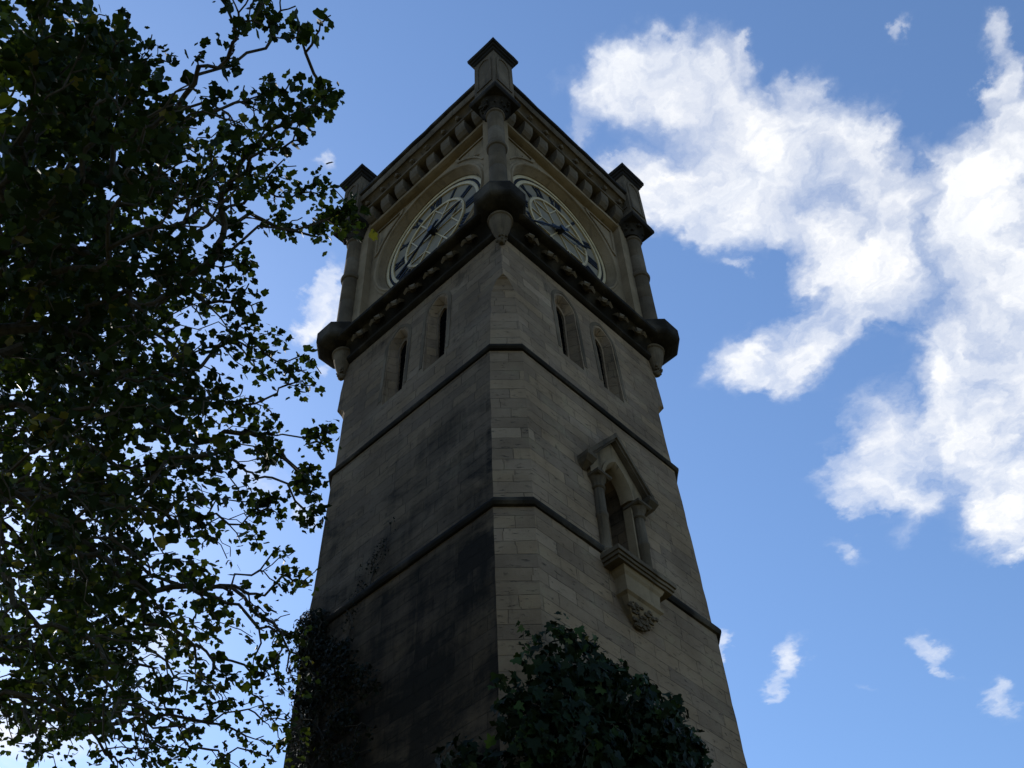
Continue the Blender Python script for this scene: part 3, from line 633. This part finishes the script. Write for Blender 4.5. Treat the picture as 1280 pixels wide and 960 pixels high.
# ---- the big tree at the left: lobes of foliage (x, y, z, radius)
TL = [(-7.73, -4.75, 10.95, 0.28), (-7.31, -4.58, 11.81, 0.22), (-8.06, -4.87, 10.41, 0.28), (-7.07, -4.33, 10.92, 0.28), (-7.19, -3.47, 12.14, 0.34), (-7.82, -4.13, 10.63, 0.33), (-6.84, -4.25, 11.57, 0.11), (-7.15, -4.15, 10.49, 0.29), (-7.21, -3.48, 10.88, 0.35), (-7.7, -3.97, 9.92, 0.38), (-7.17, -2.33, 13.06, 0.52), (-6.0, -3.13, 11.94, 0.28), (-6.42, -2.94, 12.13, 0.35), (-6.13, -3.74, 10.74, 0.17), (-6.01, -3.04, 11.52, 0.15), (-6.82, -3.11, 11.0, 0.33), (-6.29, -2.96, 11.4, 0.21), (-8.97, -3.44, 10.65, 0.56), (-9.0, -2.23, 12.7, 0.69), (-8.89, -0.75, 15.54, 0.86), (-8.56, -3.45, 10.24, 0.5), (-8.44, -2.17, 12.58, 0.64), (-8.17, -0.65, 15.35, 0.8), (-8.87, -3.01, 10.29, 0.59), (-8.74, -2.02, 11.77, 0.69), (-8.75, -1.06, 13.41, 0.8), (-8.55, -3.87, 10.34, 0.36), (-8.29, -2.17, 13.54, 0.49), (-8.26, -4.16, 9.52, 0.39), (-8.03, -3.06, 11.57, 0.49), (-8.45, -2.84, 9.87, 0.58), (-8.09, -0.72, 12.79, 0.78), (-7.93, 0.68, 14.93, 0.93), (-8.05, -3.27, 9.83, 0.49), (-7.67, -1.59, 12.39, 0.65), (-7.44, -0.32, 14.39, 0.77), (-7.83, -3.74, 9.31, 0.39), (-7.33, -1.93, 12.47, 0.55), (-7.41, -3.64, 9.76, 0.35), (-6.76, -1.89, 12.7, 0.47), (-8.23, -2.15, 9.67, 0.59), (-7.99, -0.71, 11.51, 0.73), (-7.9, 0.38, 12.82, 0.82), (-7.76, -1.94, 10.47, 0.64), (-7.49, -0.7, 12.16, 0.76), (-7.22, 0.4, 13.59, 0.86), (-7.59, -3.18, 9.32, 0.44), (-7.18, -1.89, 11.23, 0.55), (-7.29, -3.3, 9.39, 0.31), (-6.76, -1.79, 11.72, 0.4), (-7.69, -1.66, 9.7, 0.61), (-7.31, -0.33, 11.33, 0.74), (-6.86, 2.1, 14.15, 0.95), (-7.25, -2.1, 9.79, 0.57), (-6.96, -0.84, 11.29, 0.67), (-6.42, 0.61, 13.15, 0.8), (-7.22, -3.07, 9.02, 0.34), (-6.34, -0.78, 12.31, 0.48), (-6.45, -2.45, 10.15, 0.39), (-7.08, -3.23, 9.3, 0.21), (-6.29, -1.34, 11.96, 0.28), (-6.34, -2.71, 10.29, 0.17), (-5.65, -1.44, 11.54, 0.32), (-5.18, -1.37, 11.63, 0.32), (-4.99, -1.7, 11.2, 0.25), (-5.95, -1.49, 10.69, 0.43), (-6.75, -2.84, 10.54, 0.16), (-6.93, -2.59, 9.12, 0.42), (-5.84, 0.2, 12.45, 0.62), (-7.31, -0.75, 9.76, 0.65), (-7.21, -0.17, 10.42, 0.71), (-6.68, 2.03, 12.66, 0.89), (-7.02, -1.82, 9.08, 0.59), (-6.48, 0.09, 11.09, 0.75), (-5.88, 1.85, 13.22, 0.91), (-6.56, -2.37, 8.76, 0.46), (-5.74, -0.53, 10.9, 0.59), (-5.26, -0.87, 11.06, 0.46), (-5.05, -1.18, 10.71, 0.27), (-7.1, -1.36, 8.49, 0.58), (-6.37, 1.02, 10.75, 0.77), (-6.16, 2.05, 11.81, 0.86), (-6.67, -1.8, 8.31, 0.53), (-5.49, 1.41, 11.6, 0.78), (-6.07, -1.86, 8.79, 0.44), (-4.89, 0.58, 11.44, 0.6), (-5.29, -1.4, 9.73, 0.37), (-6.72, -0.34, 8.62, 0.63), (-6.36, 1.06, 9.78, 0.74), (-5.45, 3.81, 12.19, 0.96), (-6.06, -0.12, 9.07, 0.67), (-5.53, 1.33, 10.3, 0.78), (-4.82, 3.18, 12.01, 0.93), (-5.96, -1.41, 8.34, 0.52), (-5.18, 0.36, 10.05, 0.65), (-4.47, 0.17, 10.51, 0.52), (-4.2, -0.21, 10.71, 0.29), (-4.43, -1.3, 10.16, 0.16), (-4.46, -1.48, 10.77, 0.18), (-4.38, -1.04, 10.56, 0.18), (-4.47, -1.05, 9.11, 0.28), (-4.17, -1.09, 9.15, 0.17), (-4.55, -1.64, 9.37, 0.11), (-6.4, -0.57, 7.7, 0.6), (-5.55, 1.57, 9.41, 0.76), (-4.39, 4.76, 11.91, 1.0), (-5.44, 0.25, 8.7, 0.64), (-4.68, 1.87, 10.17, 0.76), (-4.98, -0.29, 8.85, 0.5), (-4.26, 1.17, 9.98, 0.59), (-4.44, -0.29, 9.02, 0.39), (-3.55, 0.4, 9.33, 0.42), (-3.76, -0.31, 9.15, 0.27), (-3.41, 0.09, 8.9, 0.27), (-5.69, 1.37, 8.42, 0.63), (-5.36, 2.18, 9.0, 0.68), (-4.36, 5.12, 11.06, 0.87), (-5.41, 0.43, 8.15, 0.59), (-4.83, 1.77, 9.01, 0.67), (-3.75, 4.47, 10.97, 0.85), (-5.37, -0.64, 7.61, 0.53), (-3.93, 2.3, 9.84, 0.73), (-3.74, 0.96, 9.23, 0.57), (-3.01, 0.96, 8.95, 0.48), (-2.84, 0.72, 8.71, 0.29), (-5.42, -0.5, 7.06, 0.37), (-4.23, 2.09, 8.83, 0.49), (-4.32, 0.66, 8.01, 0.39), (-3.39, 2.32, 9.29, 0.47), (-3.05, 1.53, 8.94, 0.5), (-5.56, 0.6, 7.55, 0.37), (-4.67, 2.84, 8.99, 0.46), (-3.95, 4.95, 10.45, 0.55), (-4.69, -0.95, 10.71, 0.13), (-6.19, -2.07, 11.78, 0.09)]
extra = [(-10.5, -1.5, 11.5, 1.1), (-10.8, -3.2, 12.2, 1.0), (-11.5, .5, 12.8, 1.3), (-12.4, -1.6, 11.0, 1.1), (-10.2, .8, 14.4, 1.2), (-9.6, 3.4, 13.5, 1.3), (-11.2, 4.6, 12.4, 1.3), (-13.0, 2.4, 12.4, 1.3), (-8.4, 5.4, 12.0, 1.3), (-9.2, 2.0, 16.0, 1.2), (-10.4, 3.2, 16.2, 1.2), (-6.5, 6.2, 11.5, 1.3), (-7.3, 4.0, 14.8, 1.2), (-12.0, -3.6, 10.2, .9), (-9.6, -4.6, 11.9, .8), (-9.9, -.4, 9.6, .9), (-8.3, .4, 9.2, .8), (-7.2, 2.6, 8.6, .9), (-6.3, 4.5, 8.6, .9), (-13.3, .2, 9.8, 1.0), (-12.5, 5.4, 10.4, 1.2), (-9.5, 6.6, 10.2, 1.2)]
TREE = empty('sycamore_tree', (-10.6, 3.2, 0)); tag(TREE, 'big broad leaved tree standing dark against the sky beside the tower', 'tree')
pts, fine_ = [], []
for (x, y, z, r_) in TL+extra:
    k = int(np.clip(7+30*r_**1.5, 7, 36))
    for _ in range(k):
        v = rng.normal(0, 1, 3); v /= np.linalg.norm(v); pts.append(np.array((x, y, z)) + v*r_*rng.uniform(.25, 1.0)**.6*np.array((1, 1, .8))); fine_.append(float(np.clip((.62-r_)/.25, 0, 1)))
pts = np.array(pts); fine_ = np.array(fine_)
o3 = np.array((-10.6, 3.2, 0.0))
A, par, tips = grow([o3+np.array(q) for q in ((0, 0, -.2), (.05, -.1, 1.5), (.2, -.25, 3.0), (.45, -.6, 4.6), (.8, -1.0, 6.2), (1.1, -1.4, 7.6), (1.2, -1.5, 9.0), (1.25, -1.4, 10.4))], pts)
tr_o = limbs(A-o3, par, tips, 0.0065, .42, 2.2, M_BARK, 'trunk', TREE)
LP, LN, LT, LS, LC = [], [], [], [], []
for t in tips:
    p = A[t]; dirn = p-A[par[t]]; dl = np.linalg.norm(dirn)+1e-6; dirn = dirn/dl
    fi = fine_[int(np.argmin(((pts-p)**2).sum(1)))]
    low = np.clip((10.8-p[2])/2.5, 0, 1) if p[0] > -8.6 else 0
    if rng.random() < .20+.20*fi+.10*low: continue                          # bare twig
    m_ = int(rng.integers(9, 17)*(1-.36*low)*(1-.10*fi)*(1.05 if fi == 0 else 1)); tn0 = rng.beta(2, 3.2)
    sp = .088-.024*fi
    for _ in range(m_):
        back = rng.random()**1.5*min(dl, .45)
        off = rng.normal(0, sp, 3)
        LP.append(p - dirn*back + off + np.array((0, 0, -.03)))
        LN.append(np.array((0, 0, 1.0)) + rng.normal(0, .62, 3))
        LT.append(off*6 + dirn*.6 + np.array((0, 0, -.5)) + rng.normal(0, .35, 3))
        LS.append(float(np.clip(rng.lognormal(-2.66, .33), .03, .125))*(1-.14*low)*(1-.30*fi)); LC.append(np.clip(tn0+rng.normal(0, .18), 0, 1))
leaf_mesh('crown', M_TREE, TREE, np.array(LP)-o3, np.array(LN), np.array(LT), np.array(LS), np.array(LC))

# ---- ivy
def ivy(name, label, foot, lobes, dens, size, m, stems, spread, seedtone=(2, 3)):
    o0 = np.array(foot); E_ = empty(name, foot); tag(E_, label, 'ivy')
    LP, LN, LT, LS, LC = [], [], [], [], []
    tp = []
    for (x, y, z, r_, nx, ny) in lobes:
        nn = np.array((nx, ny, .25)); nn /= np.linalg.norm(nn)
        k = int(dens*r_*r_*4) + (2 if r_ < .08 else 0)
        for _ in range(k):
            v = rng.normal(0, 1, 3); v /= np.linalg.norm(v)
            if v@nn < -.25: v = -v
            q = np.array((x, y, z)) + v*r_*rng.uniform(.5, 1.0)**.5*np.array((1, 1, 1.0))
            LP.append(q); LN.append(nn*.55 + v*.7 + rng.normal(0, .55, 3)); LT.append(np.array((0, 0, -.8)) + rng.normal(0, .6, 3))
            LS.append(float(np.clip(rng.lognormal(math.log(sum(size)/2), .32), size[0]*.6, size[1]*1.2))*(1 if r_ > .13 else .6)); LC.append(np.clip(rng.beta(*seedtone) + (.22 if r_ < .2 else 0), 0, 1))
            if rng.random() < .1: tp.append(q)
    leaf_mesh('leaves', m, E_, np.array(LP)-o0, np.array(LN), np.array(LT), np.array(LS), np.array(LC), 'ivy', .12)
    A, par, tips = grow(stems, tp, .3)
    limbs(A-o0, par, tips, .004, .06, 2.4, M_BARK, 'stem', E_)
    return E_
fr_l = []
OUT = [(-2.62, -2.30, 7.95, .22), (-2.45, -2.42, 8.25, .18), (-2.25, -2.45, 8.42, .22), (-2.0, -2.42, 8.72, .24), (-1.85, -2.38, 8.98, .16), (-1.72, -2.42, 8.85, .22), (-1.55, -2.42, 8.70, .28), (-1.3, -2.4, 8.82, .24), (-1.05, -2.42, 8.82, .22), (-.85, -2.4, 8.70, .26), (-.55, -2.42, 8.78, .24), (-.25, -2.4, 8.80, .22), (0.0, -2.4, 8.86, .20), (.12, -2.36, 8.6, .2)]
for (x, y, z, r_) in OUT: fr_l.append((x, y, z, r_, 0, -1))
for (x, y, z) in ((-2.5, -2.45, 8.45), (-2.48, -2.47, 8.56), (-2.15, -2.5, 8.72), (-1.83, -2.4, 9.12), (-1.8, -2.42, 9.2), (-1.2, -2.45, 9.02), (-.95, -2.44, 9.0), (-.6, -2.45, 9.0), (-.1, -2.44, 9.02), (.22, -2.4, 8.7), (-1.45, -2.46, 8.95), (.1, -2.42, 9.05), (-2.36, -2.5, 8.62)): fr_l.append((x, y, z, .10, 0, -1))
rs = random.Random(4)
for (x, y, z, r_) in OUT:                                           # lumps and trailing shoots along the upper edge
    if rs.random() < .75: fr_l.append((x+rs.gauss(0, .12), y-rs.uniform(0, .12), z+rs.uniform(-.08, .09), rs.uniform(.12, .2), 0, -1))
for x0, z0, ln in ((-.75, 8.9, .35), (-1.4, 8.95, .3), (.05, 8.75, .3), (-2.3, 8.5, .4), (.1, 8.4, .35)):
    for q in range(6): fr_l.append((x0+.05*q*rs.uniform(-.4, 1), -2.27-.02*q, z0+ln*q/6, .06, 0, -1))
for k in range(120):
    x = rs.uniform(-2.45, .08); zt = 8.6 if x > -1.9 else 8.6+(x+1.9)*.95
    z = zt - .15 - abs(rs.gauss(0, 1.0)); bul = rs.uniform(.12, .45)
    fr_l.append((x, -2.19-bul, z, rs.uniform(.22, .42), 0, -1))
for k in range(24):
    y = rs.uniform(-2.4, -1.35); z = 7.75+(-1.6-y)*.35 - abs(rs.gauss(0, .9)); fr_l.append((-2.2-rs.uniform(.04, .2), y, z, rs.uniform(.16, .30), -1, 0))
for k in range(60):
    x = rs.uniform(-2.6, .8); z = rs.uniform(.4, 6.5); fr_l.append((x, -2.35-rs.uniform(.05, .3), z, rs.uniform(.3, .5), 0, -1))
fr_l = [(x, y, z-.07, r_, a, b) for x, y, z, r_, a, b in fr_l]
ivy('ivy', 'glossy ivy mounded over the front corner at the tower foot', (-1.2, -2.62, 0), fr_l, 120, (.05, .105), M_IVY,
    [(-1.2, -2.62, -.1), (-1.15, -2.5, 1.6), (-1.25, -2.42, 3.2), (-1.1, -2.36, 4.8), (-1.2, -2.32, 6.3), (-1.15, -2.3, 7.6)], 1)
cl_ = []
for k in range(230):
    z = 11.3 - abs(rs.gauss(0, 2.0))
    if z < 5: continue
    w_ = np.clip((12.1-z)*.42, .10, 1.15)
    y = 1.86 - w_*rs.random()**.8*1.5*(1 if z < 10.4 else .8) ; cl_.append((-2.15-rs.uniform(0, .04), y, z, rs.uniform(.10, .20), -1, 0))
for k in range(70):
    t = rs.random(); y = 1.25-1.2*t+rs.gauss(0, .1); z = 10.1+2.0*t+rs.gauss(0, .12); cl_.append((-2.13, y, z, rs.uniform(.05, .12)*(1.2-t*.6), -1, 0))
for k in range(40):
    cl_.append((-2.28, rs.uniform(.3, 2.2), rs.uniform(.4, 6.5), rs.uniform(.25, .4), -1, 0))
ivy('creeper', 'dark small leaved creeper climbing the far edge of the shaded face', (-2.6, 1.4, 0), cl_, 300, (.022, .042), M_CREEPER,
    [(-2.6, 1.4, -.1), (-2.45, 1.4, 2), (-2.3, 1.45, 4.5), (-2.23, 1.5, 6.5), (-2.19, 1.4, 8.5), (-2.17, 1.2, 9.8)], 1)
